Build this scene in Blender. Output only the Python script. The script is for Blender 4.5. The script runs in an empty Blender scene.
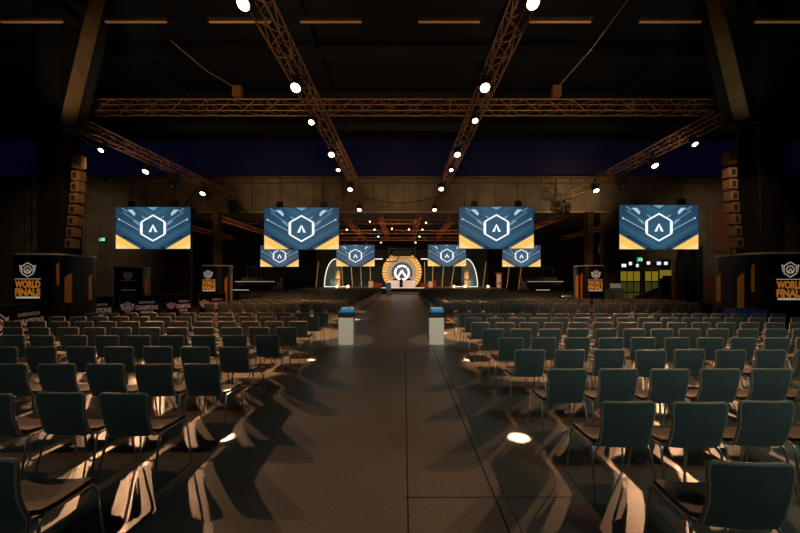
import bpy, bmesh, math, random
from mathutils import Vector, Matrix
random.seed(7)
SC = bpy.context.scene
COL = SC.collection
F, CX, CY, H = 356.0, 404.0, 280.0, 1.77      # focal length in pixels, vanishing point, eye height
PI = math.pi

def at(px, py, d):
    return Vector(((px-CX)/F*d, d, H-(py-CY)/F*d))
def xat(px, d): return (px-CX)/F*d
def zat(py, d): return H-(py-CY)/F*d

# ------------------------------------------------------------------ materials
def lin(c):
    return tuple(((v/255)/12.92 if v/255 <= .04045 else ((v/255+.055)/1.055)**2.4) for v in c)
MATS = {}
def mat(name, rgb, rough=.6, metal=0., emit=None, es=1., noise=None, bump=0., spec=.5, alpha=None):
    if name in MATS: return MATS[name]
    m = bpy.data.materials.new(name); m.use_nodes = True
    nt = m.node_tree; b = nt.nodes['Principled BSDF']
    c = lin(rgb)+(1,)
    b.inputs['Base Color'].default_value = c
    b.inputs['Roughness'].default_value = rough
    b.inputs['Metallic'].default_value = metal
    b.inputs['Specular IOR Level'].default_value = spec
    if emit:
        b.inputs['Emission Color'].default_value = lin(emit)+(1,)
        b.inputs['Emission Strength'].default_value = es
    if noise:
        sc, amt = noise
        tc = nt.nodes.new('ShaderNodeTexCoord'); n = nt.nodes.new('ShaderNodeTexNoise')
        n.inputs['Scale'].default_value = sc; n.inputs['Detail'].default_value = 6
        nt.links.new(tc.outputs['Object'], n.inputs['Vector'])
        r = nt.nodes.new('ShaderNodeMapRange')
        r.inputs[1].default_value = .3; r.inputs[2].default_value = .7
        r.inputs[3].default_value = 1-amt; r.inputs[4].default_value = 1+amt
        nt.links.new(n.outputs[0], r.inputs[0])
        mx = nt.nodes.new('ShaderNodeMix'); mx.data_type = 'RGBA'; mx.blend_type = 'MULTIPLY'
        mx.inputs[0].default_value = 1
        mx.inputs[6].default_value = c
        nt.links.new(r.outputs[0], mx.inputs[7])
        nt.links.new(mx.outputs[2], b.inputs['Base Color'])
        if bump:
            bp = nt.nodes.new('ShaderNodeBump'); bp.inputs['Strength'].default_value = bump
            nt.links.new(n.outputs[0], bp.inputs['Height']); nt.links.new(bp.outputs[0], b.inputs['Normal'])
    MATS[name] = m
    return m

shell = mat('chair_shell', (84, 96, 92), .5, noise=(9, .12))
edgelitm = mat('chair_edge_lit', (165, 154, 134), .42)  # rim light on the chair backs, painted in as a paler edge colour
seatm = mat('chair_seat', (92, 80, 70), .8, noise=(40, .25))
chrome = mat('chrome', (190, 192, 190), .28, 1.)
trussm = mat('truss_metal', (170, 132, 96), .5, .25)
black = mat('black_metal', (12, 12, 13), .6)
dark = mat('dark_paint', (20, 19, 18), .7)
steel = mat('dark_steel', (46, 40, 33), .6, .2, noise=(3, .3))
wrapm = mat('black_wrap', (17, 20, 21), .3, noise=(2, .2))
white = mat('white_paint', (205, 205, 195), .55)
rimm = mat('wrap_rim', (190, 180, 165), .4)
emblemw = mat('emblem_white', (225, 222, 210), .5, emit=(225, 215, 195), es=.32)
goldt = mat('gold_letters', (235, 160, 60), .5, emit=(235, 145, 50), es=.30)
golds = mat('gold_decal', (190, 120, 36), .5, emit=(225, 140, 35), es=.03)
lens = mat('lamp_lens', (255, 235, 205), .3, emit=(255, 226, 190), es=9)
lensdim = mat('lamp_lens_dim', (255, 210, 170), .3, emit=(255, 190, 140), es=3)
rubber = mat('rubber', (10, 10, 10), .8)

# ------------------------------------------------------------------ mesh builder
class MB:
    def __init__(s): s.v = []; s.f = []; s.m = []; s.sm = []
    def add(s, vs, fs, mi=0, smooth=False):
        o = len(s.v); s.v += [tuple(v) for v in vs]
        for f in fs: s.f.append(tuple(i+o for i in f)); s.m.append(mi); s.sm.append(smooth)
        return s
    def box(s, c, d, rot=None, mi=0):
        c = Vector(c); R = rot if rot is not None else Matrix.Identity(3)
        vs = [c+R@Vector((x*d[0]/2, y*d[1]/2, z*d[2]/2)) for x in (-1, 1) for y in (-1, 1) for z in (-1, 1)]
        return s.add(vs, [(0, 1, 3, 2), (4, 6, 7, 5), (0, 4, 5, 1), (2, 3, 7, 6), (0, 2, 6, 4), (1, 5, 7, 3)], mi)
    def bevbox(s, c, d, b, mi=0):
        # box with chamfered vertical + top edges
        x, y, z = d[0]/2, d[1]/2, d[2]/2; c = Vector(c)
        def ring(k, zz):
            X, Y = x-k, y-k
            return [c+Vector(p) for p in ((-X+b, -Y, zz), (X-b, -Y, zz), (X, -Y+b, zz), (X, Y-b, zz), (X-b, Y, zz), (-X+b, Y, zz), (-X, Y-b, zz), (-X, -Y+b, zz))]
        vs = ring(b, -z)+ring(0, -z+b)+ring(0, z-b)+ring(b, z)
        fs = [tuple(reversed(range(8))), tuple(range(24, 32))]
        for r in range(3):
            for i in range(8): j = (i+1) % 8; fs.append((r*8+i, r*8+j, r*8+8+j, r*8+8+i))
        return s.add(vs, fs, mi)
    def tube(s, pts, r, n=6, mi=0, caps=True, smooth=True):
        pts = [Vector(p) for p in pts]
        rs = r if isinstance(r, (list, tuple)) else [r]*len(pts)
        up = None; vs = []; k = len(pts)
        for i, p in enumerate(pts):
            a = pts[max(i-1, 0)]; b = pts[min(i+1, k-1)]
            t = (b-a).normalized()
            if up is None:
                up = Vector((0, 0, 1)) if abs(t.z) < .9 else Vector((1, 0, 0))
            e1 = (up-t*up.dot(t)).normalized(); e2 = t.cross(e1); up = e1
            for j in range(n):
                an = 2*PI*j/n
                vs.append(p+(e1*math.cos(an)+e2*math.sin(an))*rs[i])
        fs = [(i*n+j, i*n+(j+1) % n, (i+1)*n+(j+1) % n, (i+1)*n+j) for i in range(k-1) for j in range(n)]
        s.add(vs, fs, mi, smooth)
        if caps:
            s.add(vs[:n], [tuple(reversed(range(n)))], mi); s.add(vs[-n:], [tuple(range(n))], mi)
        return s
    def lathe(s, prof, n=20, M=None, mi=0, smooth=True):
        M = M or Matrix.Identity(4)
        vs = [M@Vector((r*math.cos(2*PI*j/n), r*math.sin(2*PI*j/n), z)) for r, z in prof for j in range(n)]
        k = len(prof)
        fs = [(i*n+j, i*n+(j+1) % n, (i+1)*n+(j+1) % n, (i+1)*n+j) for i in range(k-1) for j in range(n)]
        s.add(vs, fs, mi, smooth)
        return s
    def disc(s, M, r, n=20, mi=0):
        vs = [M@Vector((r*math.cos(2*PI*j/n), r*math.sin(2*PI*j/n), 0)) for j in range(n)]
        return s.add(vs, [tuple(range(n))], mi)
    def flat(s, polys, fn, mi=0):
        for p in polys: s.add([fn(*q) for q in p], [tuple(range(len(p)))], mi)
        return s
    def mesh(s, name, mats):
        me = bpy.data.meshes.new(name); me.from_pydata(s.v, [], s.f)
        for m in (mats if isinstance(mats, (list, tuple)) else [mats]): me.materials.append(m)
        me.polygons.foreach_set('material_index', s.m)
        me.polygons.foreach_set('use_smooth', s.sm)
        me.update(); return me
    def build(s, name, mats, parent=None, loc=(0, 0, 0), rot=(0, 0, 0)):
        o = bpy.data.objects.new(name, s.mesh(name, mats)); COL.objects.link(o)
        o.location = loc; o.rotation_euler = rot
        if parent: o.parent = parent
        return o

def tag(o, label=None, cat=None, group=None, kind=None):
    if label: o['label'] = label
    if cat: o['category'] = cat
    if group: o['group'] = group
    if kind: o['kind'] = kind
    return o
def thing(name, label, cat, loc=(0, 0, 0), rotz=0., group=None):
    o = bpy.data.objects.new(name, None); COL.objects.link(o)
    o.empty_display_size = .1
    o.location = loc; o.rotation_euler = (0, 0, rotz)
    return tag(o, label, cat, group)
def copy_tree(o, parent=None):
    c = o.copy(); COL.objects.link(c)
    if parent: c.parent = parent
    for ch in list(KIDS.get(o.name, [])): copy_tree(ch, c)
    return c
KIDS = {}
def register(o):
    KIDS[o.name] = [c for c in bpy.data.objects if c.parent == o]
    for c in KIDS[o.name]: register(c)
def struct(o): o['kind'] = 'structure'; return o
ORD = ['first', 'second', 'third', 'fourth', 'fifth', 'sixth', 'seventh', 'eighth', 'ninth', 'tenth', 'eleventh', 'twelfth', 'thirteenth', 'fourteenth', 'fifteenth', 'sixteenth', 'seventeenth', 'eighteenth', 'nineteenth', 'twentieth', 'twenty-first', 'twenty-second', 'twenty-third', 'twenty-fourth', 'twenty-fifth', 'twenty-sixth', 'twenty-seventh', 'twenty-eighth']

def text_polys(txt, size, bold=.0, spacing=1., res=3):
    """letter outlines as triangles in 2D, centred on x, baseline at 0"""
    cu = bpy.data.curves.new('t', 'FONT'); cu.body = txt; cu.size = size; cu.offset = bold
    cu.align_x = 'CENTER'; cu.space_character = spacing; cu.resolution_u = res
    o = bpy.data.objects.new('t', cu); COL.objects.link(o)
    bpy.context.view_layer.update()
    dg = bpy.context.evaluated_depsgraph_get()
    me = bpy.data.meshes.new_from_object(o.evaluated_get(dg))
    out = [[(me.vertices[i].co.x, me.vertices[i].co.y) for i in p.vertices] for p in me.polygons]
    bpy.data.objects.remove(o); bpy.data.curves.remove(cu); bpy.data.meshes.remove(me)
    return out
def fit(polys, w, h, cx=0, cy=0):
    xs = [p[0] for q in polys for p in q]; ys = [p[1] for q in polys for p in q]
    x0, x1, y0, y1 = min(xs), max(xs), min(ys), max(ys)
    return [[((x-(x0+x1)/2)/(x1-x0)*w+cx, (y-(y0+y1)/2)/(y1-y0)*h+cy) for x, y in q] for q in polys]
def ring2(cx, cy, r0, r1, a0, a1, n=24):
    P = []
    for i in range(n):
        a, b = [math.radians(a0+(a1-a0)*k/n) for k in (i, i+1)]
        P.append([(cx+r0*math.cos(a), cy+r0*math.sin(a)), (cx+r1*math.cos(a), cy+r1*math.sin(a)), (cx+r1*math.cos(b), cy+r1*math.sin(b)), (cx+r0*math.cos(b), cy+r0*math.sin(b))])
    return P
def hexring(cx, cy, rx, ry, t):
    # pointy-top hexagon outline
    o = [(0, ry), (-rx, ry*.5), (-rx, -ry*.5), (0, -ry), (rx, -ry*.5), (rx, ry*.5)]
    k = 1-t/rx
    i = [(x*k, y*k) for x, y in o]
    return [[(cx+o[a][0], cy+o[a][1]), (cx+o[b][0], cy+o[b][1]), (cx+i[b][0], cy+i[b][1]), (cx+i[a][0], cy+i[a][1])] for a, b in [(j, (j+1) % 6) for j in range(6)]]
def chevron(cx, cy, w, h, t):
    # upside-down V with a notch under its apex
    return [[(cx-.04*w, cy+h/2), (cx-w/2, cy-h/2), (cx-w/2+t, cy-h/2), (cx-.04*w, cy+h*.12)],
            [(cx+.04*w, cy+h/2), (cx+.04*w, cy+h*.12), (cx+w/2-t, cy-h/2), (cx+w/2, cy-h/2)],
            [(cx-.04*w, cy+h/2), (cx-.04*w, cy+h*.2), (cx+.04*w, cy+h*.2), (cx+.04*w, cy+h/2)]]
def round_logo(cx, cy, R):
    P = ring2(cx, cy, R*.74, R, 50, 130, 10)+ring2(cx, cy, R*.74, R, 137, 403, 30)
    P += [[(cx-.03*R, cy+.45*R), (cx-.03*R, cy-.02*R), (cx-.42*R, cy-.62*R), (cx-.60*R, cy-.46*R)],
          [(cx+.03*R, cy+.45*R), (cx+.60*R, cy-.46*R), (cx+.42*R, cy-.62*R), (cx+.03*R, cy-.02*R)]]
    return P
def shield(cx, cy, R):
    P = hexring(cx, cy, R*.82, R, R*.13)
    P += ring2(cx, cy, R*.38, R*.52, 0, 360, 24)
    P += [[(cx, cy+.22*R), (cx-.33*R, cy-.30*R), (cx-.2*R, cy-.38*R), (cx, cy-.02*R)], [(cx, cy+.22*R), (cx, cy-.02*R), (cx+.2*R, cy-.38*R), (cx+.33*R, cy-.30*R)]]
    for s in (-1, 1):
        for k in range(3):
            y = cy+R*(.52-.3*k)
            P.append([(cx+s*.86*R, y), (cx+s*(1.08-.05*k)*R, y+.12*R), (cx+s*(1.08-.05*k)*R, y-.12*R), (cx+s*.86*R, y-.24*R)])
    return P

# ------------------------------------------------------------------ the setting
def make_floor():
    m = bpy.data.materials.new('concrete_floor'); m.use_nodes = True
    nt = m.node_tree; b = nt.nodes['Principled BSDF']; L = nt.links
    geo = nt.nodes.new('ShaderNodeNewGeometry')
    n1 = nt.nodes.new('ShaderNodeTexNoise'); n1.inputs['Scale'].default_value = .55; n1.inputs['Detail'].default_value = 8
    n2 = nt.nodes.new('ShaderNodeTexNoise'); n2.inputs['Scale'].default_value = 45; n2.inputs['Detail'].default_value = 4
    L.new(geo.outputs['Position'], n1.inputs['Vector']); L.new(geo.outputs['Position'], n2.inputs['Vector'])
    r1 = nt.nodes.new('ShaderNodeValToRGB')
    r1.color_ramp.elements[0].position = .3; r1.color_ramp.elements[0].color = lin((96, 88, 78))+(1,)
    r1.color_ramp.elements[1].position = .72; r1.color_ramp.elements[1].color = lin((128, 118, 104))+(1,)
    L.new(n1.outputs[0], r1.inputs[0])
    r2 = nt.nodes.new('ShaderNodeMapRange'); r2.inputs[1].default_value = .35; r2.inputs[2].default_value = .65
    r2.inputs[3].default_value = .78; r2.inputs[4].default_value = 1.15
    L.new(n2.outputs[0], r2.inputs[0])
    mx = nt.nodes.new('ShaderNodeMix'); mx.data_type = 'RGBA'; mx.blend_type = 'MULTIPLY'; mx.inputs[0].default_value = 1
    L.new(r1.outputs[0], mx.inputs[6]); L.new(r2.outputs[0], mx.inputs[7])
    L.new(mx.outputs[2], b.inputs['Base Color'])
    rr = nt.nodes.new('ShaderNodeMapRange'); rr.inputs[3].default_value = .3; rr.inputs[4].default_value = .5
    L.new(n1.outputs[0], rr.inputs[0]); L.new(rr.outputs[0], b.inputs['Roughness'])
    bp = nt.nodes.new('ShaderNodeBump'); bp.inputs['Strength'].default_value = .08
    L.new(n2.outputs[0], bp.inputs['Height']); L.new(bp.outputs[0], b.inputs['Normal'])
    o = MB().box((0, 24, -.1), (66, 68, .2)).build('floor', m); struct(o)
    j = mat('floor_joint', (42, 38, 33), .9)
    w = MB()
    w.box((.03, 22, .001), (.014, 62, .003)); w.box((.74, 22, .001), (.016, 62, .003)); w.box((.83, 22, .001), (.006, 62, .003))
    for y in (2.9, 8.9, 14.9, 20.9, 26.9): w.box((.7, y, .001), (1.4, .006, .003))
    struct(w.build('floor_joints', j))
make_floor()

wallm = bpy.data.materials.new('wall_cladding'); wallm.use_nodes = True
def _w():
    nt = wallm.node_tree; b = nt.nodes['Principled BSDF']; L = nt.links
    geo = nt.nodes.new('ShaderNodeNewGeometry'); sep = nt.nodes.new('ShaderNodeSeparateXYZ'); L.new(geo.outputs['Position'], sep.inputs[0])
    br = nt.nodes.new('ShaderNodeTexBrick'); br.offset = 0
    cb = nt.nodes.new('ShaderNodeCombineXYZ'); L.new(sep.outputs[0], cb.inputs[0]); L.new(sep.outputs[2], cb.inputs[1]); L.new(cb.outputs[0], br.inputs[0])
    br.inputs['Scale'].default_value = 1; br.inputs['Brick Width'].default_value = 1.15; br.inputs['Row Height'].default_value = 2.3
    br.inputs['Mortar Size'].default_value = .02
    br.inputs[1].default_value = lin((112, 98, 78))+(1,); br.inputs[2].default_value = lin((98, 86, 70))+(1,); br.inputs[3].default_value = lin((56, 48, 38))+(1,)
    n = nt.nodes.new('ShaderNodeTexNoise'); n.inputs['Scale'].default_value = 1.2; n.inputs['Detail'].default_value = 5; L.new(geo.outputs['Position'], n.inputs[0])
    mr = nt.nodes.new('ShaderNodeMapRange'); mr.inputs[1].default_value = .3; mr.inputs[2].default_value = .7; mr.inputs[3].default_value = .7; mr.inputs[4].default_value = 1.2; L.new(n.outputs[0], mr.inputs[0])
    mx = nt.nodes.new('ShaderNodeMix'); mx.data_type = 'RGBA'; mx.blend_type = 'MULTIPLY'; mx.inputs[0].default_value = 1
    L.new(br.outputs[0], mx.inputs[6]); L.new(mr.outputs[0], mx.inputs[7]); L.new(mx.outputs[2], b.inputs['Base Color'])
    b.inputs['Roughness'].default_value = .75
_w()
WD = 27.0
XL, XR = -33., 33.
PL, PR = xat(190, WD), xat(603, WD)         # opening into the rear hall
HB, HT = zat(213, WD), zat(178, WD)         # header between these heights
CEIL = 12.4
w = MB()
w.box(((XL+PL)/2, WD+.2, HT/2), (PL-XL, .4, HT)); w.box(((PR+XR)/2, WD+.2, HT/2), (XR-PR, .4, HT))
w.box(((PL+PR)/2, WD+.2, (HB+HT)/2), (PR-PL, .4, HT-HB))
struct(w.build('wall_back', wallm))
navy = mat('navy_band_glow', (7, 7, 30), .9, emit=(7, 8, 42), es=.22)  # weak blue light of this upper band is painted in as emission
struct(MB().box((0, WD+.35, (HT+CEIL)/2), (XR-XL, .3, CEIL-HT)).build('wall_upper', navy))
struct(MB().box((XL-.15, 12, CEIL/2), (.3, 45, CEIL)).build('wall_left', dark))
struct(MB().box((XR+.15, 12, CEIL/2), (.3, 45, CEIL)).build('wall_right', dark))
struct(MB().box((0, -9.9, CEIL/2), (XR-XL, .3, CEIL)).build('wall_front', dark))
ceilm = mat('ceiling_sheet', (26, 30, 32), .55, noise=(.4, .4))
struct(MB().box((0, 8.6, CEIL+.1), (XR-XL, 37.4, .2)).build('ceiling', ceilm))
# purlins under the roof
w = MB()
for y in (4.5, 8.2, 12.2, 16.2, 20.2, 24.2): w.box((0, y, CEIL-.28), (XR-XL, .22, .5))
for x in (-20, -12.1, -4, 4, 12.1, 20): w.box((x, 8.6, CEIL-.12), (.2, 36, .24))
struct(w.build('ceiling_beams', mat('roof_steel', (34, 36, 36), .6)))
# rear hall
RD, RC = 56., 8.6
struct(MB().box((0, (WD+RD)/2+.2, RC+.1), (XR-XL, RD-WD-.4, .2)).build('ceiling_rear', dark))
struct(MB().box((0, RD+.15, RC/2), (XR-XL, .3, RC)).build('wall_rear', mat('rear_wall_black', (14, 15, 16), .9)))
struct(MB().box((XL-.15, (WD+RD)/2+4, RC/2), (.3, RD-WD-8, RC)).build('wall_rear_left', dark))
struct(MB().box((XR+.15, (WD+RD)/2+4, RC/2), (.3, RD-WD-8, RC)).build('wall_rear_right', dark))
# header steelwork
beamm = mat('header_beam', (150, 120, 84), .55, noise=(2, .25))
struct(MB().box(((PL+PR)/2, WD-.12, HB+.04), (PR-PL+1, .22, .12)).build('trim_1', beamm))
w = MB(); w.box((0, WD-.12, HT), (XR-XL, .24, .14)); w.box((0, WD-.1, HT-.45), (XR-XL, .06, .06))
for i in range(60): w.box((XL+.5+i*1.1, WD-.1, HT-.22), (.05, .06, .4))
struct(w.build('trim_2', mat('eaves_beam', (84, 66, 46), .6)))
w = MB()
for px in (388, 322, 478, 556, 640): w.box((xat(px, WD), WD-.05, (HB+HT)/2), (.12, .1, HT-HB-.2))
struct(w.build('trim_3', mat('header_post', (92, 78, 58), .6)))

# ------------------------------------------------------------------ chairs
def panel(fn, hw, vs, nu=8, th=.022):
    """curved sheet: fn(u in -1..1, v)->(point, normal); hw(v) half width"""
    A, B = [], []
    for v in vs:
        for i in range(nu+1):
            u = -1+2*i/nu
            p, n = fn(u*hw(v), v)
            A.append(p); B.append(p+n*th)
    k = len(vs); N = nu+1; o = len(A)
    F_ = []; S = []
    for r in range(k-1):
        for i in range(nu):
            F_.append((r*N+i, r*N+i+1, (r+1)*N+i+1, (r+1)*N+i))
            F_.append((o+r*N+i, o+(r+1)*N+i, o+(r+1)*N+i+1, o+r*N+i+1))
    for r in range(k-1):
        S.append((r*N, (r+1)*N, o+(r+1)*N, o+r*N)); S.append((r*N+nu, o+r*N+nu, o+(r+1)*N+nu, (r+1)*N+nu))
    for i in range(nu):
        S.append((i, o+i, o+i+1, i+1)); t = (k-1)*N; S.append((t+i, t+i+1, o+t+i+1, o+t+i))
    return A+B, F_, S
def rounded(hw, r, lo, hi):
    def f(v):
        d = min(v-lo, hi-v)
        base = hw(v)
        if d >= r: return base
        k = r-d
        return base-(r-math.sqrt(max(r*r-k*k, 0)))
    return f
def spread(lo, hi, r, n):
    e = [0, .12, .35, .65, 1]
    return [lo+r*x for x in e]+[lo+r+(hi-lo-2*r)*i/n for i in range(1, n)]+[hi-r*x for x in reversed(e)]
def back_fn(x, v):                            # v = height
    t = (v-.43)/.38
    y = -.205-.075*t+.022*math.sin(PI*t)*-1+.45*x*x
    return Vector((x, y, v)), Vector((0, -1, .18)).normalized()
def back_hw(v):
    t = (v-.43)/.38
    return .200+.006*t-.010*math.sin(PI*min(max(t*1.25, 0), 1))
def seat_fn(x, v):                            # v = front/back position
    t = (v+.20)/.43
    z = .462-.018*math.sin(PI*t)-(.035*max(0, (t-.8)/.2)**2)+.012*(x/.2)**2+.02*max(0, (.15-t)/.15)**2
    return Vector((x, v, z)), Vector((0, 0, -1))
def build_back(mb):
    vs = spread(.43, .81, .034, 6)
    V, F_, S = panel(back_fn, rounded(back_hw, .034, .43, .81), vs, 8, .024)
    mb.add(V, F_, 0, True); mb.add(V, S, 0, False)
def build_rim(mb, mi=0, n=6):
    hw = rounded(back_hw, .034, .43, .81); R = []; L = []
    for v in [.45, .52, .60, .68, .75]+spread(.43, .81, .034, 2)[-5:]:
        p, nn = back_fn(hw(v), v); R.append(p+nn*.014); p, nn = back_fn(-hw(v), v); L.append(p+nn*.014)
    top = [back_fn(x, .81)[0]+back_fn(x, .81)[1]*.014 for x in (.12, .06, 0, -.06, -.12)]
    mb.tube(R+top+L[::-1], .0125, n, mi)
def build_seat(mb, mi=0):
    vs = spread(-.20, .23, .05, 4)
    V, F_, S = panel(seat_fn, rounded(lambda v: .215-.01*(v+.2), .05, -.20, .23), vs, 6, .028)
    mb.add(V, F_, mi, True); mb.add(V, S, mi, False)
def leg_pts(sx, sy):
    if sy > 0: return [(sx*.225, .165, .425), (sx*.232, .185, .40), (sx*.256, .225, .012), (sx*.256, .226, 0)]
    return [(sx*.225, -.165, .42), (sx*.232, -.185, .395), (sx*.258, -.272, .012), (sx*.258, -.273, 0)]
def chair_frame(mb, mi=0):
    for sx in (-1, 1):
        mb.tube([(sx*.225, .165, .425), (sx*.222, .12, .428), (sx*.222, -.12, .426), (sx*.225, -.165, .42)], .0105, 6, mi)
        mb.tube([(sx*.222, -.10, .424), (sx*.19, -.19, .43), (sx*.18, -.212, .50)], .010, 6, mi)
    for y in (-.12, .12): mb.tube([(-.222, y, .427), (.222, y, .427)], .009, 6, mi)
def make_chair():
    t = thing('stacking_chair', 'x', 'chair')
    m = MB(); build_seat(m); m.build('seat', seatm, t)
    m = MB(); build_back(m); bk = m.build('backrest', shell, t)
    m = MB(); build_rim(m); m.build('edge_highlight', edgelitm, bk)
    for sx in (-1, 1):
        for sy in (-1, 1):
            m = MB(); m.tube(leg_pts(sx, sy), [.0095, .0095, .008, .008], 6); m.build('leg', chrome, t)
    m = MB(); chair_frame(m); m.build('seat_frame', chrome, t)
    register(t)
    return t
chair0 = make_chair(); chair_used = [False]
def far_chair_mesh():
    m = MB(); build_seat(m, 1); build_back(m); build_rim(m, 3, 5)
    for sx in (-1, 1):
        for sy in (-1, 1): m.tube(leg_pts(sx, sy), .011, 5, 2)
    chair_frame(m, 2)
    return m.mesh('stacking_chair', [shell, seatm, chrome, edgelitm])
FARME = far_chair_mesh()
P = .55
N_CH = 0
def put_chair(x, y, rz, label, group, far=False):
    global N_CH
    N_CH += 1
    if far:
        o = bpy.data.objects.new('stacking_chair', FARME); COL.objects.link(o); tag(o, label, 'chair', group)
    else:
        if chair_used[0]: o = copy_tree(chair0)
        else: o = chair0; chair_used[0] = True
        tag(o, label, 'chair', group)
    o.location = (x, y, 0); o.rotation_euler = (0, 0, rz)
# front block: measured row by row (distance of the backrests, offset of the aisle seat in chair widths)
RIGHT0 = [3.34, 3.21, 3.18, 3.11, 3.21, 3.15, 3.09, 3.18, 3.15]
LEFT0 = [-4.12, -4.27, -4.17, -4.41, -4.28, -4.32, -4.44, -4.4, -4.36]
def jit(k): return random.uniform(-k, k)
for r in range(9):
    d = 2.82+(r-1)*1.035 if r else 1.9
    for k in range(26):
        X = (RIGHT0[r]+k)*P
        if CX+F*(X-.235)/d > (800 if r != 1 else 836) or X > 11.0: break
        if r == 0 and k > 0: break
        rz = math.radians(jit(1.6)) if r else math.radians(-5)
        put_chair(X+jit(.005), d+.25+jit(.02), rz, f'dark green chair, {ORD[k]} from the aisle in {ORD[r]} row from camera, right of aisle', 'chairs of the front right block')
    d = 3.03+(r-1)*1.04 if r else 1.92
    for k in range(26):
        X = (LEFT0[r]-k)*P
        if CX+F*(X+.235)/d < (0 if r else -40): break
        if r == 0 and k > 0: break
        if d > 8 and X < -9.4: break
        rz = math.radians(jit(1.6)) if r != 1 else math.radians(-4+jit(2))
        put_chair(X+jit(.005), d+.25+jit(.02), rz, f'dark green chair, {ORD[k]} from the aisle in {ORD[r]} row from camera, left of aisle', 'chairs of the front left block')
# rear block behind the cross aisle
rear = []
for r in range(27):
    d = 14.4+r*1.04
    if d > 41.5: break
    for side in (1, -1):
        for k in range(21 if side > 0 else 17):
            X = (3.3+k)*P if side > 0 else -(5.3+k)*P
            if side > 0 and (8.8 < X and 19.5 < d+.25 < 24.5 or X > 11.2 and d > 30): continue
            if side < 0 and X < -8.4 and d < 25: continue
            rear.append((r, side, k, X, d))
budget = 300-N_CH
m_stuff = MB()
for i, (r, side, k, X, d) in enumerate(rear):
    sd = 'right' if side > 0 else 'left'
    if i < budget:
        put_chair(X+jit(.005), d+.25+jit(.025), math.radians(jit(1.2)), f'small dark chair, {ORD[k]} from the aisle in {ORD[r]} row behind the cross aisle, {sd} side', f'chairs of the rear {sd} block', True)
    else:
        x, y = X+jit(.005), d+.25
        m_stuff.box((x, y-.25, .63), (.41, .03, .36)); m_stuff.box((x, y, .45), (.42, .42, .03), mi=1)
        for sx in (-.25, .25):
            for sy in (-.24, .2): m_stuff.box((x+sx, y+sy, .215), (.02, .02, .43), mi=2)
o = m_stuff.build('far_chair_rows', [shell, seatm, chrome])
tag(o, 'distant rows of dark chairs between the cross aisle seats and the stage', 'chairs', kind='stuff')

# ------------------------------------------------------------------ trusses
def make_truss(p0, p1, s, label, group, mtl=None, seg=.45, r=.024, hang=None):
    p0, p1 = Vector(p0), Vector(p1); mtl = mtl or trussm
    t = thing('lighting_truss', label, 'truss', (p0+p1)/2, group=group)
    ax = (p1-p0).normalized(); up = Vector((0, 0, 1))
    if abs(ax.z) > .9: up = Vector((0, 1, 0))
    sd = ax.cross(up).normalized(); c = (p0+p1)/2; L = (p1-p0).length/2
    cr = [sd*(a*s/2)+up*(b*s/2) for a, b in ((-1, -1), (1, -1), (1, 1), (-1, 1))]
    for q in cr: MB().tube([q-ax*L, q+ax*L], r, 6).build('chord', mtl, t)
    m = MB(); n = max(2, int(2*L/seg)); st = 2*L/n
    for i in range(n):
        a = -L+i*st; b = a+st
        for j in range(4):
            q0, q1 = cr[j], cr[(j+1) % 4]
            if (i+j) % 2: q0, q1 = q1, q0
            m.tube([q0+ax*a, q1+ax*b], r*.5, 4, caps=False)
        if i % 5 == 0:
            for j in range(4): m.tube([cr[j]+ax*a, cr[(j+1) % 4]+ax*a], r*.6, 4, caps=False)
    m.build('lattice', mtl, t)
    if hang:
        for k in (-.8, -.25, .3, .85):
            q = ax*(L*k); MB().tube([q+Vector((0, 0, s/2)), q+Vector((0, 0, hang-c.z))], .012, 5).build('hanging_cable', black, t)
    return t
TZ = 7.8
make_truss((-3.2, -2, TZ), (-3.0, 26.5, TZ), .42, 'long truss hanging left of the aisle, carrying lamps, running to the header wall', 'trusses of the front hall')
make_truss((2.62, -2, TZ), (2.5, 26.5, TZ), .42, 'long truss hanging right of the aisle, carrying lamps, running to the header wall', 'trusses of the front hall')
make_truss((-11.8, 13.4, TZ+.46), (12.1, 13.4, TZ+.46), .42, 'cross truss spanning the whole hall above both aisle trusses', 'trusses of the front hall')
make_truss((-12.6, 14.0, TZ), (-12.4, 26.5, TZ), .42, 'side truss at far left leading back from the left pillar', 'trusses of the front hall')
make_truss((11.7, 13.1, TZ), (11.8, 26.5, TZ), .42, 'side truss at far right leading back from the right pillar', 'trusses of the front hall')
rt = mat('rear_truss', (176, 112, 68), .5, .2)
for X, z, nm in ((-5.4, 7.5, 'outer left'), (-2.2, 7.5, 'inner left'), (1.3, 7.5, 'inner right'), (4.5, 7.5, 'outer right'), (-17, 7.5, 'far left'), (-23, 7.4, 'extreme left'), (14.2, 7.5, 'far right'), (21.5, 7.4, 'extreme right')):
    make_truss((X, 28.2, z), (X, 48, z), .4, f'{nm} warm-lit truss under the rear hall ceiling, leading to the stage', 'trusses of the rear hall', rt, .6, .03, RC)
for d, z, nm in ((32, 7.0, 'nearest'), (38, 6.9, 'middle'), (44.5, 6.9, 'furthest')):
    make_truss((-14, d, z), (13, d, z), .35, f'{nm} cross truss of the rear hall, hung below the long trusses', 'trusses of the rear hall', rt, .6, .025, RC)

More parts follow.
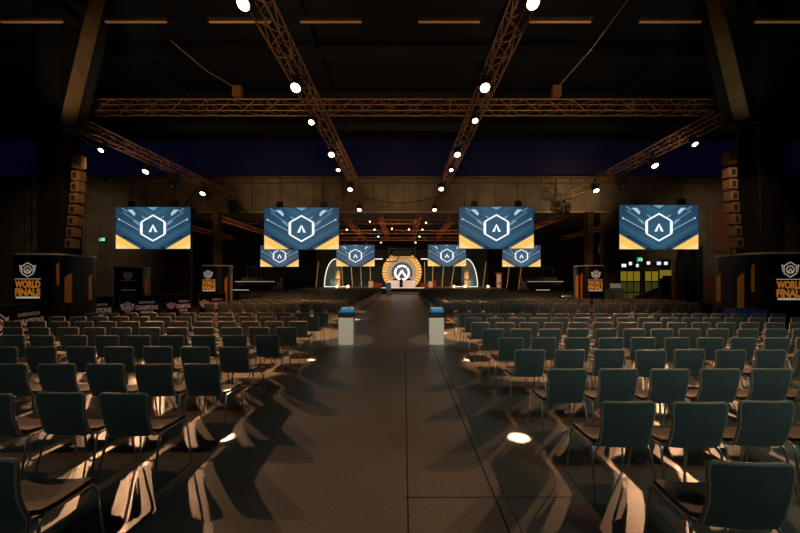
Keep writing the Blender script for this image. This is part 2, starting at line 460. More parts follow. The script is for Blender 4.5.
# ------------------------------------------------------------------ stage lamps
def make_lamp():
    t = thing('spot_lamp', 'x', 'lamp')
    m = MB(); m.box((0, 0, .0), (.1, .1, .08)); m.tube([(0, 0, 0), (0, 0, -.12)], .02, 6); m.build('clamp', black, t)
    m = MB(); m.box((0, 0, -.13), (.3, .05, .02)); m.box((-.15, 0, -.25), (.015, .05, .26)); m.box((.15, 0, -.25), (.015, .05, .26)); m.build('yoke', black, t)
    R = Matrix.Translation((0, 0, -.34))@Matrix.Rotation(math.radians(-38), 4, 'X')
    m = MB(); m.lathe([(0, .2), (.08, .2), (.125, .12), (.125, -.16), (.135, -.18), (.135, -.2), (.115, -.2), (.115, -.17)], 18, R)
    h = m.build('housing', black, t)
    MB().disc(R@Matrix.Translation((0, 0, -.175))@Matrix.Rotation(PI, 4, 'X'), .114, 18).build('lens', lens, t)
    return t
lamp0 = make_lamp(); register(lamp0); lamp_used = [False]
def put_lamp(px, py, label, z=None, scale=1., d=None, lensm=None, group='lamps on the trusses', xx=None):
    if d is None: d = min(F*(7.57-.38*scale-H)/(CY-py), 26.3)
    p = at(px, py, d)
    if xx is not None: p.x = xx
    if lamp_used[0]: o = copy_tree(lamp0)
    else: o = lamp0; lamp_used[0] = True
    tag(o, label, 'lamp', group)
    o.location = (p.x, p.y, p.z+.38*scale); o.rotation_euler = (0, 0, 0); o.scale = (scale,)*3
    if lensm:
        for c in bpy.data.objects:
            if c.parent == o and c.name.startswith('lens'):
                c.data = c.data.copy(); c.data.materials[0] = lensm
    return p
LP = []
for i, (px, py, s) in enumerate([(246, 3, 1.05), (297, 86, 1.15), (312, 121, .85), (332, 153, 1.1), (338.5, 169, .8), (350.5, 188, 1.2), (359.5, 208.5, 1.3)]):
    LP.append(put_lamp(px, py, f'round spot lamp on the left aisle truss, {ORD[i]} from the camera', scale=s))
for i, (px, py, s) in enumerate([(531, 2, 1.05), (484, 86, 1.15), (474.5, 119.5, .85), (457, 153, 1.1), (451, 169, .8), (441, 187.5, 1.2), (434.5, 208.5, 1.3)]):
    LP.append(put_lamp(px, py, f'round spot lamp on the right aisle truss, {ORD[i]} from the camera', scale=s))
for i, (px, py, s) in enumerate([(103, 149, .9), (147.5, 170, 1.2), (204, 192, 1.3)]):
    LP.append(put_lamp(px, py, f'round spot lamp on the far left side truss, {ORD[i]} from the pillar', z=7.25, scale=s))
for i, (px, py, s) in enumerate([(693, 143, .9), (653, 164, 1.2), (595, 189, 1.3)]):
    LP.append(put_lamp(px, py, f'round spot lamp on the far right side truss, {ORD[i]} from the pillar', z=7.25, scale=s))
# small lamps glimmering under the rear trusses
rl = [(370, 221, 31), (374.5, 229, 34), (378.5, 236, 37), (381, 242, 40), (426, 222, 31), (422.5, 229, 34), (419.5, 236, 37), (415.5, 242, 40), (347, 229, 32), (409, 229, 32.2), (392, 228, 32.2)]
for i, (px, py, d) in enumerate(rl):
    nm = ['in the left string', 'in the right string'][i//4] if i < 8 else 'on the nearest rear cross truss'
    k = i % 4 if i < 8 else i-8
    nth = ORD[k]+(' from the front' if i < 8 else '')
    if i >= 8: nth = ['leftmost', 'rightmost', 'middle'][k]
    put_lamp(px, py, f'tiny lamp under the rear hall ceiling, {nth} {nm}', d=d, scale=.62, lensm=lens, group='lamps of the rear hall')
# dark moving heads, unlit
def make_mover():
    t = thing('moving_head', 'x', 'lamp')
    m = MB(); m.bevbox((0, 0, -.1), (.36, .36, .2), .03); m.build('base', black, t)
    m = MB(); m.add([(x, y, z) for y in (-.08, .08) for x, z in ((-.22, -.6), (-.22, -.19), (.22, -.19), (.22, -.6), (.17, -.6), (.17, -.235), (-.17, -.235), (-.17, -.6))], [(0, 1, 6, 7), (1, 2, 5, 6), (2, 3, 4, 5), (15, 14, 9, 8), (14, 13, 10, 9), (13, 12, 11, 10)]+[(i, 8+i, 8+(i+1) % 8, (i+1) % 8) for i in range(8)]); m.build('yoke', black, t)
    R = Matrix.Translation((0, 0, -.5))@Matrix.Rotation(math.radians(-25), 4, 'X')
    m = MB(); m.lathe([(0, .2), (.12, .2), (.17, .1), (.17, -.15), (.14, -.24), (0, -.24)], 16, R); m.build('head', black, t)
    return t
mover0 = make_mover(); register(mover0)
for i, (X, d, lab) in enumerate([(-12.4, 25.8, 'black unlit moving head at the far end of the left side truss'), (11.8, 25.8, 'black unlit moving head at the far end of the right side truss'),
                                 (-12.45, 19.2, 'black unlit moving head mid-way along the left side truss'), (11.75, 19.2, 'black unlit moving head mid-way along the right side truss')]):
    o = mover0 if i == 0 else copy_tree(mover0)
    o.location = (X, d, 7.57); o.scale = (1.3,)*3; tag(o, lab, 'lamp', 'moving heads')
# unlit battens under the roof; weak emission paints in warm light from below
tubem = mat('tube_painted_glow', (205, 150, 90), .4, emit=(150, 100, 55), es=.22)
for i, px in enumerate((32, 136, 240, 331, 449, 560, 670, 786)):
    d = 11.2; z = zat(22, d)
    t = thing('batten_light', f'unlit linear batten light with painted glow under the roof, {ORD[i]} from the left', 'ceiling light', (xat(px, d), d, z), group='batten lights')
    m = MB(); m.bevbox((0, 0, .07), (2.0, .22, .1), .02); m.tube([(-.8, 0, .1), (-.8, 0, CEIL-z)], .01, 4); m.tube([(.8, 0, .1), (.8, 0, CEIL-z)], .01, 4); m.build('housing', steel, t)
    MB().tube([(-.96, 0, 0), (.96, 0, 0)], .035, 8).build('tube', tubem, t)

# ------------------------------------------------------------------ screens
def screen_bg():
    m = bpy.data.materials.new('screen_picture'); m.use_nodes = True; nt = m.node_tree; L = nt.links
    b = nt.nodes['Principled BSDF']; b.inputs['Base Color'].default_value = (.01, .01, .01, 1); b.inputs['Roughness'].default_value = .4
    tc = nt.nodes.new('ShaderNodeTexCoord'); sep = nt.nodes.new('ShaderNodeSeparateXYZ'); L.new(tc.outputs['Object'], sep.inputs[0])
    ab = nt.nodes.new('ShaderNodeMath'); ab.operation = 'ABSOLUTE'; L.new(sep.outputs[0], ab.inputs[0])
    # v = z - 0.55|x| makes the V-shaped bands
    mu = nt.nodes.new('ShaderNodeMath'); mu.operation = 'MULTIPLY_ADD'; mu.inputs[1].default_value = -.58; L.new(ab.outputs[0], mu.inputs[0]); L.new(sep.outputs[2], mu.inputs[2])
    cb = nt.nodes.new('ShaderNodeCombineXYZ'); L.new(mu.outputs[0], cb.inputs[0])
    n = nt.nodes.new('ShaderNodeTexNoise'); n.inputs['Scale'].default_value = 2.1; n.inputs['Detail'].default_value = 3; L.new(cb.outputs[0], n.inputs[0])
    ln = nt.nodes.new('ShaderNodeVectorMath'); ln.operation = 'LENGTH'; L.new(tc.outputs['Object'], ln.inputs[0])
    g = nt.nodes.new('ShaderNodeMapRange'); g.inputs[1].default_value = .3; g.inputs[2].default_value = 2.4; g.inputs[3].default_value = .12; g.inputs[4].default_value = -.12; L.new(ln.outputs['Value'], g.inputs[0])
    ad = nt.nodes.new('ShaderNodeMath'); L.new(n.outputs[0], ad.inputs[0]); L.new(g.outputs[0], ad.inputs[1])
    r = nt.nodes.new('ShaderNodeValToRGB'); e = r.color_ramp.elements
    e[0].position = .3; e[0].color = lin((26, 54, 78))+(1,); e[1].position = .72; e[1].color = lin((58, 98, 122))+(1,)
    L.new(ad.outputs[0], r.inputs[0]); L.new(r.outputs[0], b.inputs['Emission Color']); b.inputs['Emission Strength'].default_value = 1
    return m
sbg = screen_bg()
def em(n, c, s): return mat(n, (5, 5, 5), .5, emit=c, es=s)
e_white = em('screen_white', (235, 245, 250), 1.25); e_gold = em('screen_gold', (250, 196, 100), 1.05); e_gold2 = em('screen_pale_gold', (255, 214, 140), 1.05)
e_dark = em('screen_navy', (18, 28, 40), 1.); e_st = em('screen_streak', (110, 152, 178), 1.); e_st2 = em('screen_streak_bright', (178, 205, 220), 1.)
SW, SH = 4.62, 2.6
def make_screen():
    t = thing('hanging_screen', 'x', 'screen')
    m = MB(); m.box((0, .07, 0), (SW+.04, .12, SH+.04)); m.build('casing', black, t)
    def y_(k): return lambda u, v: Vector((u, .009-.004*k, v))
    MB().flat([[(-SW/2, -SH/2), (SW/2, -SH/2), (SW/2, SH/2), (-SW/2, SH/2)]], y_(0)).build('display', sbg, t)
    m = MB()
    for s in (-1, 1):
        q = lambda L: [(s*x, y) for x, y in (L if s > 0 else L)]
        m.flat([q([(1.60, 1.13), (1.15, .74), (1.08, .88), (1.28, 1.13)])], y_(1), 1)
        m.flat([q([(1.95, 1.22), (1.62, .98), (1.58, 1.02), (1.88, 1.24)]), q([(.78, .80), (.62, .62), (.42, .5), (.5, .66)])], y_(1), 0)
        m.flat([q([(2.12, .53), (.82, -.18), (.82, -.15), (2.12, .57)])], y_(1), 1)
        m.flat([q([(2.16, .50), (2.06, .46), (2.06, .58), (2.16, .6)])], y_(1), 1)
        m.flat([q([(1.25, .45), (.86, .12), (.86, .3), (1.05, .48)]), q([(1.9, .98), (1.0, .38), (1.0, .42), (1.86, 1.0)])], y_(1), 0)
    m.flat([[(-.35, 1.29), (.35, 1.29), (0, 1.08)]], y_(1), 0)
    m.build('streaks', [e_st, e_st2], t)
    m = MB()
    for s in (-1, 1):
        m = MB()
        m.flat([[(s*2.3, -.40), (s*2.3, -1.28), (s*.80, -1.28)]], y_(1), 0)
        m.flat([[(s*2.3, -.84), (s*2.3, -1.28), (s*1.3, -1.28)]], y_(2), 1)
        m.flat([[(s*2.3, -.92), (s*2.3, -.84), (s*1.3, -1.28), (s*1.46, -1.28)]], y_(3), 0)
        m.flat([[(s*1.86, -.54), (s*1.8, -.46), (s*.56, -1.16), (s*.42, -1.28), (s*.80, -1.28), (s*.62, -1.16)]], y_(2), 2)
        m.build('gold_corner', [e_gold, e_gold2, e_dark], t)
    m = MB(); m.flat(hexring(0, 0, .735, .84, .09), y_(2))
    for s in (-1, 1): m.flat([[(s*.80, .36), (s*.68, .36), (s*.68, -.40), (s*.76, -.40), (s*.80, -.3)]], y_(3))
    m.flat(chevron(0, -.02, .54, .46, .16), y_(3)); m.build('emblem', e_white, t)
    for s in (-1, 1):
        m = MB()
        m.box((s*1.35, .07, SH/2+.2), (.35, .2, .32)); m.tube([(s*1.35, .07, SH/2+.3), (s*1.35, .07, SH/2+2.2)], .02, 6)
        m.box((s*1.5, .07, SH/2+.12), (.14, .14, .2)); m.build('hanging_bracket', black, t)
    return t
scr0 = make_screen(); register(scr0)
SCR = [(153, 228, 22, 'hanging screen with white hexagon emblem at far left, in the front row'), (301.5, 228.5, 22, 'hanging screen with hexagon emblem left of the aisle, in the front row'),
       (496.5, 227.7, 22, 'hanging screen with hexagon emblem right of the aisle, in the front row'), (659, 227.2, 20.8, 'hanging screen with white hexagon emblem at far right, in the front row'),
       (355.5, 255.7, 43, 'small distant screen left of the glowing stage ring, nearest to it'), (447, 255.5, 43, 'small distant screen right of the glowing stage ring, nearest to it'),
       (279.5, 256, 43, 'distant screen partly hidden under the front left aisle screen'), (521.5, 256, 43, 'distant screen peeking out below the front right aisle screen')]
for i, (px, py, d, lab) in enumerate(SCR):
    o = scr0 if i == 0 else copy_tree(scr0)
    p = at(px, py, d); o.location = p; tag(o, lab, 'screen', 'screens showing the hexagon emblem')

# ------------------------------------------------------------------ pillars, wraps, line arrays
def rrect(w, d, r, n=10):
    """closed CCW perimeter starting at front-left straight: list of (u, x, y, nx, ny)"""
    pts = []; u = 0
    cs = [(w/2-r, -d/2+r, -90), (w/2-r, d/2-r, 0), (-w/2+r, d/2-r, 90), (-w/2+r, -d/2+r, 180)]
    pts.append((0, -w/2+r, -d/2, 0, -1))
    for cx, cy, a0 in cs:
        for i in range(n+1):
            a = math.radians(a0+90*i/n); pts.append((None, cx+r*math.cos(a), cy+r*math.sin(a), math.cos(a), math.sin(a)))
    out = [pts[0]]
    for q in pts[1:]:
        l = math.hypot(q[1]-out[-1][1], q[2]-out[-1][2])
        if l < 1e-6: continue
        out.append((out[-1][0]+l, q[1], q[2], q[3], q[4]))
    return out
def on_perim(per, u):
    T = per[-1][0]; u = u % T
    for a, b in zip(per, per[1:]):
        if u <= b[0]:
            t = (u-a[0])/max(b[0]-a[0], 1e-9)
            return [a[i]+(b[i]-a[i])*t for i in range(1, 5)]
    return per[-1][1:]
def find_u(per, X, Y, px):
    best = None; T = per[-1][0]
    for i in range(800):
        u = T*i/800; x, y, nx, ny = on_perim(per, u)
        if nx*(X+x)+ny*(Y+y) >= 0: continue                       # facing away
        e = abs(CX+F*(X+x)/(Y+y)-px)
        if best is None or e < best[0]: best = (e, u)
    return best[1]
WORDS1 = text_polys('WORLD', 1, .05); WORDS2 = text_polys('FINALS', 1, .05)
def make_wrap(X, Y, w, d, h, r, logo_px, decal_px, label, dim=False, glow=1.):
    per = rrect(w, d, r)
    t = thing('pillar_wrap', label, 'pillar wrap', (X, Y, 0), group='black pillar wraps')
    m = MB(); n = len(per)-1
    vs = [(p[1], p[2], 0) for p in per[:-1]]+[(p[1], p[2], h) for p in per[:-1]]
    m.add(vs, [(i, (i+1) % n, n+(i+1) % n, n+i) for i in range(n)], 0, True); m.build('shell', wrapm, t)
    m = MB(); k = 1+.03/w
    q = [(p[1]*k, p[2]*k) for p in per[:-1]]; q2 = [(p[1]*.9, p[2]*.9) for p in per[:-1]]
    vs = [(x, y, h-.035) for x, y in q]+[(x, y, h+.03) for x, y in q]+[(x, y, h+.03) for x, y in q2]+[(x, y, h-.015) for x, y in q2]
    m.add(vs, [(a*n+i, a*n+(i+1) % n, ((a+1) % 4)*n+(i+1) % n, ((a+1) % 4)*n+i) for a in range(4) for i in range(n)]); m.build('rim', rimm, t)
    def fn(u0, off=.014):
        def g(u, v):
            x, y, nx, ny = on_perim(per, u0+u); return Vector((x+nx*off, y+ny*off, v))
        return g
    if logo_px is not None:
        u0 = find_u(per, X, Y, logo_px); g = fn(u0)
        m = MB(); m.flat(shield(0, h*.80, .255), g)
        m.flat([[(a, h*.680), (a+.11, h*.680), (a+.11, h*.688), (a, h*.688)] for a in [-.44+.11*i for i in range(8)]], g)
        m.flat([[(a, h*.437), (a+.11, h*.437), (a+.11, h*.462), (a, h*.462)] for a in [-.40+.1*i for i in range(8)]], g)
        ob = m.build('emblem', emblemw if not dim else mat('emblem_dim_glow', (120, 110, 100), .6, emit=(120, 110, 100), es=.16), t); ob['label'] = 'white shield emblem'  # the dimmer emblem copy has painted glow in place of light
        if not dim:
            m = MB(); m.flat(fit(WORDS1, .86, .25, 0, h*.618), g); m.flat(fit(WORDS2, .86, .25, 0, h*.518), g)
            ob = m.build('lettering', goldt, t); ob['label'] = 'gold lettering'
    for px, hw, z0, z1 in decal_px:
        g = fn(find_u(per, X, Y, px), .010); N = 6
        pol = []
        for i in range(N):
            a, b = -hw+2*hw*i/N, -hw+2*hw*(i+1)/N
            za = z1-(z1-z0)*.16*((hw-a)/(2*hw))**2; zb = z1-(z1-z0)*.16*((hw-b)/(2*hw))**2
            pol.append([(a, z0), (b, z0), (b, zb), (a, za)])
        m = MB(); m.flat(pol, g); m.build('gold_stripe', golds, t)
    return per
make_wrap(-12.42, 12.75, 1.8, 1.7, 2.64, .42, 28, [(68.5, .11, 1.0, 2.0), (58, .035, 1.6, 2.36), (90, .07, 1.05, 2.0)], 'large black pillar wrap with gold lettering at far left')
make_wrap(12.0, 12.1, 1.75, 1.95, 2.62, .52, 790, [(741, .12, .75, 2.0), (753, .04, 1.4, 2.3), (718.7, .09, 1.0, 2.0)], 'large black pillar wrap with gold lettering at far right edge')
make_wrap(-11.0, 21.0, 1.55, 1.5, 2.6, .62, 208, [(226, .09, .5, 2.0), (231, .05, .5, 2.2)], 'smaller black pillar wrap with gold lettering, left of the rear hall opening')
make_wrap(11.0, 21.2, 1.55, 1.5, 2.6, .62, 596, [(577, .16, .2, 2.1), (581.5, .06, .6, 2.2)], 'smaller black pillar wrap with gold lettering, right of the rear hall opening')
make_wrap(-17.2, 22.6, 1.7, 1.5, 2.55, .5, 128, [(146, .14, .4, 2.0), (149.5, .06, .4, 1.8)], 'black pillar wrap with a faint emblem below the far left screen', dim=True)
# pillars inside the wraps
pil = mat('pillar_paint', (24, 24, 24), .6, noise=(2, .3))
def pillar(X, Y, s, z1, label):
    t = thing('steel_pillar', label, 'pillar', (X, Y, 0))
    m = MB(); m.box((0, 0, z1/2), (s*.2, s, z1)); m.box((0, -s/2, z1/2), (s, .06, z1)); m.box((0, s/2, z1/2), (s, .06, z1)); m.build('column', pil, t)
    m = MB(); m.box((0, 0, z1-.1), (s*1.5, s*1.5, .2)); m.box((0, 0, z1-.7), (s*1.2, s*1.2, .08)); m.build('cap', pil, t)
    return t
pillar(-12.3, 12.75, .8, CEIL-.55, 'dark steel pillar rising out of the large left wrap')
pillar(12.1, 12.1, .8, CEIL-.55, 'dark steel pillar rising out of the large right wrap')
brownp = mat('column_brown', (96, 70, 46), .6)
for X, Y, z1, lab in ((-11.0, 21.0, 8.3, 'slim brown column standing in the small left wrap'), (11.0, 21.2, 8.3, 'slim brown column standing in the small right wrap')):
    z1 = 5.75
    t = thing('slim_column', lab, 'column', (X, Y, 0)); m = MB()
    m.box((0, 0, z1/2), (.1, .34, z1)); m.box((0, -.17, z1/2), (.34, .03, z1)); m.box((0, .17, z1/2), (.34, .03, z1)); m.build('shaft', brownp, t)
    MB().box((0, 0, z1+.02), (.5, .5, .06)).build('cap_plate', brownp, t)
# raking roof struts
strm = mat('strut_timber', (118, 96, 66), .6, noise=(4, .2))
for s, X, Y, lab in ((-1, -11.25, 12.4, 'raking roof strut leaning inward above the left pillar'), (1, 11.02, 12.1, 'raking roof strut leaning inward above the right pillar')):
    a = Vector((X, Y-.5, 6.95)); b = Vector((X-s*1.25, Y-.5, CEIL-.2)); t = thing('roof_strut', lab, 'strut', a)
    ax = (b-a).normalized(); R = ax.to_track_quat('Z', 'Y').to_matrix(); L = (b-a).length
    m = MB(); m.box((b-a)/2, (.46, .08, L), R); m.build('flange', strm, t)
    m = MB(); m.box((b-a)/2+Vector((0, .32, 0)), (.1, .56, L), R); m.build('web', pil, t)
    m = MB(); m.box((0, .2, -.06), (.8, .5, .1)); m.build('bearing_plate', pil, t)
pipem = mat('thin_pipe', (150, 135, 110), .4, .5)
for pts, lab in (([(22, 112), (28, 121), (64, 127), (98, 150)], 'thin bent pipe crossing below the left roof strut'), ([(716, 135), (745, 122), (778, 123), (790, 115)], 'thin bent pipe crossing below the right roof strut')):
    V = [at(x, y, 11.4) for x, y in pts]; o = MB().tube(V, .02, 6).build('bent_pipe', pipem); tag(o, lab, 'pipe')
# line array speakers
cab = mat('speaker_cabinet', (130, 104, 74), .7, noise=(6, .2)); grille = mat('speaker_grille', (40, 32, 24), .8)
def line_array(px, ztop, zbot, d, tilt, label):
    t = thing('line_array_speaker', label, 'speaker', (xat(px, d), d, zbot)); n = 7; hh = (ztop-zbot-.5)/n
    MB().bevbox((0, 0, ztop-zbot-.2), (.27, .3, .42), .02).build('top_frame', cab, t)
    for i in range(n):
        z = hh*(i+.5); off = .012*(n-i)**1.5*tilt
        o = MB().bevbox((off, 0, z), (.27, .3, hh*.86), .02).build('cabinet', cab, t)
        MB().box((off, -.155, z), (.11, .02, hh*.45)).build('grille', grille, o)
line_array(79, 5.95, 2.8, 12.0, -1, 'tall line array of tan speaker boxes beside the left pillar')
line_array(729, 6.0, 2.8, 11.8, 1, 'tall line array of tan speaker boxes beside the right pillar')
dtr = mat('tower_truss', (70, 66, 60), .5, .5)
for px, d, lab in ((41, 14.2, 'upright dark truss tower on the outer side of the left pillar'), (66, 14.2, 'upright dark truss tower on the inner side of the left pillar'),
                   (740, 13.9, 'upright dark truss tower on the inner side of the right pillar'), (770, 13.9, 'upright dark truss tower on the outer side of the right pillar')):
    X = xat(px, d); make_truss((X, d, 0.), (X, d, 6.4), .36, lab, 'truss towers', dtr, .4, .025)

# ------------------------------------------------------------------ aisle stands
blue = mat('blue_lid', (36, 130, 190), .4, emit=(30, 120, 185), es=.25)
def stand(px, lab):
    d = F*H/65+.2; t = thing('aisle_stand', lab, 'stand', (xat(px, d), d, 0), group='white stands beside the aisle')
    m = MB(); m.bevbox((0, 0, .37), (.41, .41, .74), .012); m.build('body', white, t)
    m = MB(); m.bevbox((0, 0, .80), (.43, .43, .11), .012); m.box((0, -.02, .86), (.40, .36, .02)); m.build('tray', black, t)
    m = MB(); m.bevbox((.02, 0, .93), (.36, .32, .14), .04); l = m.build('lid', blue, t); l['label'] = 'bright blue lid'
    m = MB(); m.box((.02, 0, .995), (.30, .26, .014)); m.build('lid_edge', white, l)
stand(347, 'white stand with black tray and blue lid, left edge of the aisle')
stand(436, 'white stand with black tray and blue lid, right edge of the aisle')

# ------------------------------------------------------------------ barrier banners on the left
bann = mat('banner_cloth', (10, 7, 7), .8, spec=.08); bred = mat('banner_red', (120, 40, 34), .6); bwht = mat('banner_print', (205, 195, 190), .6, emit=(205, 190, 180), es=.05)
T1 = text_polys('OVERWATCH', 1, .02); T2 = text_polys('CHAMPIONS', 1, .045); T3 = text_polys('SERIES', 1, .03)
def banner(x0, d0, x1, d1, lab):
    a = Vector((xat(x0, d0), d0, 0)); b = Vector((xat(x1, d1), d1, 0)); v = b-a; L = v.length
    t = thing('barrier_banner', lab, 'banner', a, math.atan2(v.y, v.x), group='barrier banners')
    m = MB()
    for x in (.02, L-.02): m.tube([(x, 0, 0), (x, 0, 1.12)], .022, 6); m.box((x, 0, .012), (.06, .6, .024))
    m.tube([(0, 0, 1.12), (L, 0, 1.12)], .018, 6); m.tube([(0, 0, .2), (L, 0, .2)], .018, 6); m.build('barrier_frame', steel, t)
    MB().box((L/2, -.03, .6), (L-.12, .012, .98)).build('banner_sheet', bann, t)
    g = lambda k: (lambda u, w: Vector((u, -.037-.002*k, w)))
    m = MB(); m.flat(shield(L*.2, .62, min(.3, L*.15)), g(1)); e = m.build('emblem', bwht, t)
    MB().flat([[(L*.2+.15*math.cos(i*PI/3+PI/6), .62+.15*math.sin(i*PI/3+PI/6)) for i in range(6)]], g(.5)).build('emblem_field', bred, t)
    m = MB(); W = min(L*.55, 1.3)
    m.flat(fit(T1, W*.7, .10, L*.66, .80), g(1)); m.flat(fit(T2, W, .20, L*.66, .58), g(1)); m.flat(fit(T3, W*.6, .10, L*.66, .39), g(1)); m.build('lettering', bwht, t)
    MB().flat([[(L*.42, .28), (L*.95, .28), (L*.95, .31), (L*.42, .31)]], g(1)).build('stripe', bred, t)
banner(-18, 8.6, 46, 10.9, 'barrier banner with white lettering, nearest the camera at left edge')
banner(60, 12.9, 114, 14.4, 'dim barrier banner below the large left pillar wrap')
banner(119, 15.0, 161, 15.7, 'barrier banner with reddish emblem, third from the left edge')
banner(165.5, 15.9, 192, 16.6, 'barrier banner with emblem, just left of the small pillar wrap')
banner(198, 17.1, 226, 18.2, 'dark barrier banner in front of the small left pillar wrap')

# ------------------------------------------------------------------ bleachers in the rear hall
blm = mat('bleacher_deck', (60, 48, 40), .7); ledm = mat('led_strip', (240, 235, 225), .4, emit=(225, 210, 190), es=.6)
def bleacher(px0, px1, d, flip, lab):
    x0, x1 = xat(px0, d), xat(px1, d); t = thing('bleacher', lab, 'bleachers', ((x0+x1)/2, d, 0)); W = x1-x0
    for i in range(5):
        MB().box((0, i*.9, .2+.2*i), (W, .88, .4+.4*i)).build('tier', blm, t)
    for i, (a, b) in enumerate(((-.5, .05), (.1, .5))):
        if flip: a, b = -b, -a
        z = .95-.3*i if not flip else .95-.3*(1-i)
        MB().box(((a+b)/2*W*.9, -.03, z-.1), ((b-a)*W*.9, .05, .06)).build('led_strip', ledm, t)
    m = MB()
    for i in range(22): m.box((-W/2+W*(i+.5)/22, .9*2-.03, 1.62), (W/32, .05, .05))
    m.build('light_row', ledm, t)
    m = MB()
    for i in range(9): m.tube([(-W/2+W*i/8, 4.4, 2.0), (-W/2+W*i/8, 4.4, 3.1)], .025, 5)
    m.tube([(-W/2, 4.4, 3.1), (W/2, 4.4, 3.1)], .025, 5); m.build('guard_rail', steel, t)
bleacher(226, 268, 33, False, 'dark tiered bleachers with white light strips, left side of rear hall')
bleacher(534, 572, 33, True, 'dark tiered bleachers with white light strips, right side of rear hall')

# ------------------------------------------------------------------ stage
SD = 45.0; SH_ = .8
stm = mat('stage_deck', (110, 78, 60), .5, noise=(2, .2))
t = thing('stage', 'low wide stage platform at the far end of the aisle', 'stage', (-.3, SD, 0))
MB().box((0, 4.2, SH_/2), (24.5, 8.4, SH_)).build('platform', stm, t)
MB().box((0, -.04, .36), (24.5, .06, .66)).build('skirt', black, t)
MB().box((.2, -.5, .12), (4.0, .8, .24)).build('step', white, t)
MB().box((.2, -.06, .78), (5.4, .06, .07)).build('edge_strip', em('edge_glow', (255, 225, 190), 1.2), t)
bdm = bpy.data.materials.new('backdrop_cloth'); bdm.use_nodes = True
bdm.node_tree.nodes['Principled BSDF'].inputs['Base Color'].default_value = lin((50, 66, 66))+(1,); bdm.node_tree.nodes['Principled BSDF'].inputs['Roughness'].default_value = .9
o = MB(); N = 80
o.add([(-13+26*i/N, .08*math.sin(i*1.9), z) for z in (0, 6.4) for i in range(N+1)], [(i, i+1, N+2+i, N+1+i) for i in range(N)], 0, True)
o = o.build('stage_backdrop', bdm, loc=(-.3, 53.8, 0)); tag(o, 'dark teal curtain hanging behind the stage set', 'curtain')
# LED outline arch
ox, oz, od = -.3, SH_+.06, 47.6
t = thing('light_arch', 'wide white glowing outline arch with rounded ends around the stage set', 'stage light', (ox, od, oz))
ledw = em('arch_glow', (235, 235, 215), 1.5)
xl, xr = xat(323, od)-ox, xat(479, od)-ox; zt = zat(259, od)-oz
for s, X in ((-1, xl), (1, xr)):
    pts = [(X-s*2.6*(1-math.cos(a))*1.0, 0, zt*math.sin(a)) for a in [math.radians(3+87*i/14) for i in range(15)]]
    pts = [(X-s*.2-s*1.5*(1-math.cos(a)), 0, zt*math.sin(a)) for a in [math.radians(87*i/14) for i in range(15)]]
    pts.append((-s*-2.4, 0, zt)) if False else pts.append((s*2.55, 0, zt))
    MB().tube(pts, .055, 6).build('light_tube', ledw, t)
    pan = [(p[0], p[2]) for p in pts[:-1]]
    poly = [pan[i] for i in range(len(pan))]+[(X-s*2.2, zt), (X-s*2.4, .02)]
    MB().flat([poly], lambda u, v: Vector((u, .25, v))).build('side_panel', mat('arch_panel', (44, 58, 53), .6), t)
    MB().tube([(X-s*.2, 0, .03), (X-s*3.4, 0, .03)], .045, 6).build('foot_tube', ledw, t)
# ring portal
rx, rz, rd, RR = xat(402, 47.2), zat(272, 47.2), 47.2, 2.6; SH_ += .01
t = thing('stage_ring', 'round glowing golden ring portal with white logo at centre of the stage', 'stage portal', (rx, rd, SH_)); zc = rz-SH_
amax = math.degrees(math.asin(min(1, zc/RR)))
gold_e = em('ring_gold', (246, 178, 92), 1.1); pale_e = em('ring_pale', (250, 226, 190), .95)
g = lambda k: (lambda u, v: Vector((u, -.02*k, v)))
A0, A1 = -amax+2, 180+amax-2
nseg = 30
for i in range(nseg):
    a = A0+(A1-A0)*i/nseg; b = a+(A1-A0)/nseg*.74
    MB().flat(ring2(0, zc, RR*.74, RR, a, b, 3), g(1)).build('gold_panel', gold_e, t)
MB().flat(ring2(0, zc, RR*.70, RR*1.01, A0, A1, 60), lambda u, v: Vector((u, .06, v))).build('ring_frame', mat('ring_brown', (120, 74, 36), .5, emit=(150, 88, 40), es=.3), t)
MB().flat(ring2(0, zc, RR*.40, RR*.74, -40, 220, 48), g(0)).build('inner_disc', em('ring_tan', (196, 160, 120), .75), t)
MB().flat(ring2(0, zc-.1, RR*.40, RR*.54, -25, 205, 40), g(2)).build('grey_ring', em('ring_grey', (70, 84, 84), .8), t)
MB().flat([[(x, z) for x, z in [(RR*.42*math.cos(k*PI/16), zc-.1+RR*.42*math.sin(k*PI/16)) for k in range(32)]]], g(2.2)).build('logo_field', em('logo_field', (92, 96, 96), .8), t)
MB().flat(round_logo(0, zc-.1, RR*.40), g(3.2)).build('round_logo', em('logo_white', (250, 250, 245), 1.4), t)
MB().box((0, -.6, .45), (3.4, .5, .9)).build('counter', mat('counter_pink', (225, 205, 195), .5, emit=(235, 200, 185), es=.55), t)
t = thing('trophy_plinth', 'dark narrow plinth with trophy standing before the ring portal', 'plinth', (rx-.1, 45.9, SH_))
m = MB(); m.bevbox((0, 0, .5), (.42, .42, 1.0), .02); m.build('plinth', black, t)
m = MB(); m.lathe([(.0, 1.0), (.14, 1.0), (.14, 1.05), (.05, 1.12), (.05, 1.25), (.16, 1.42), (.19, 1.6), (.16, 1.62), (.0, 1.45)], 14); m.build('trophy', mat('trophy_metal', (150, 150, 155), .3, .9), t)
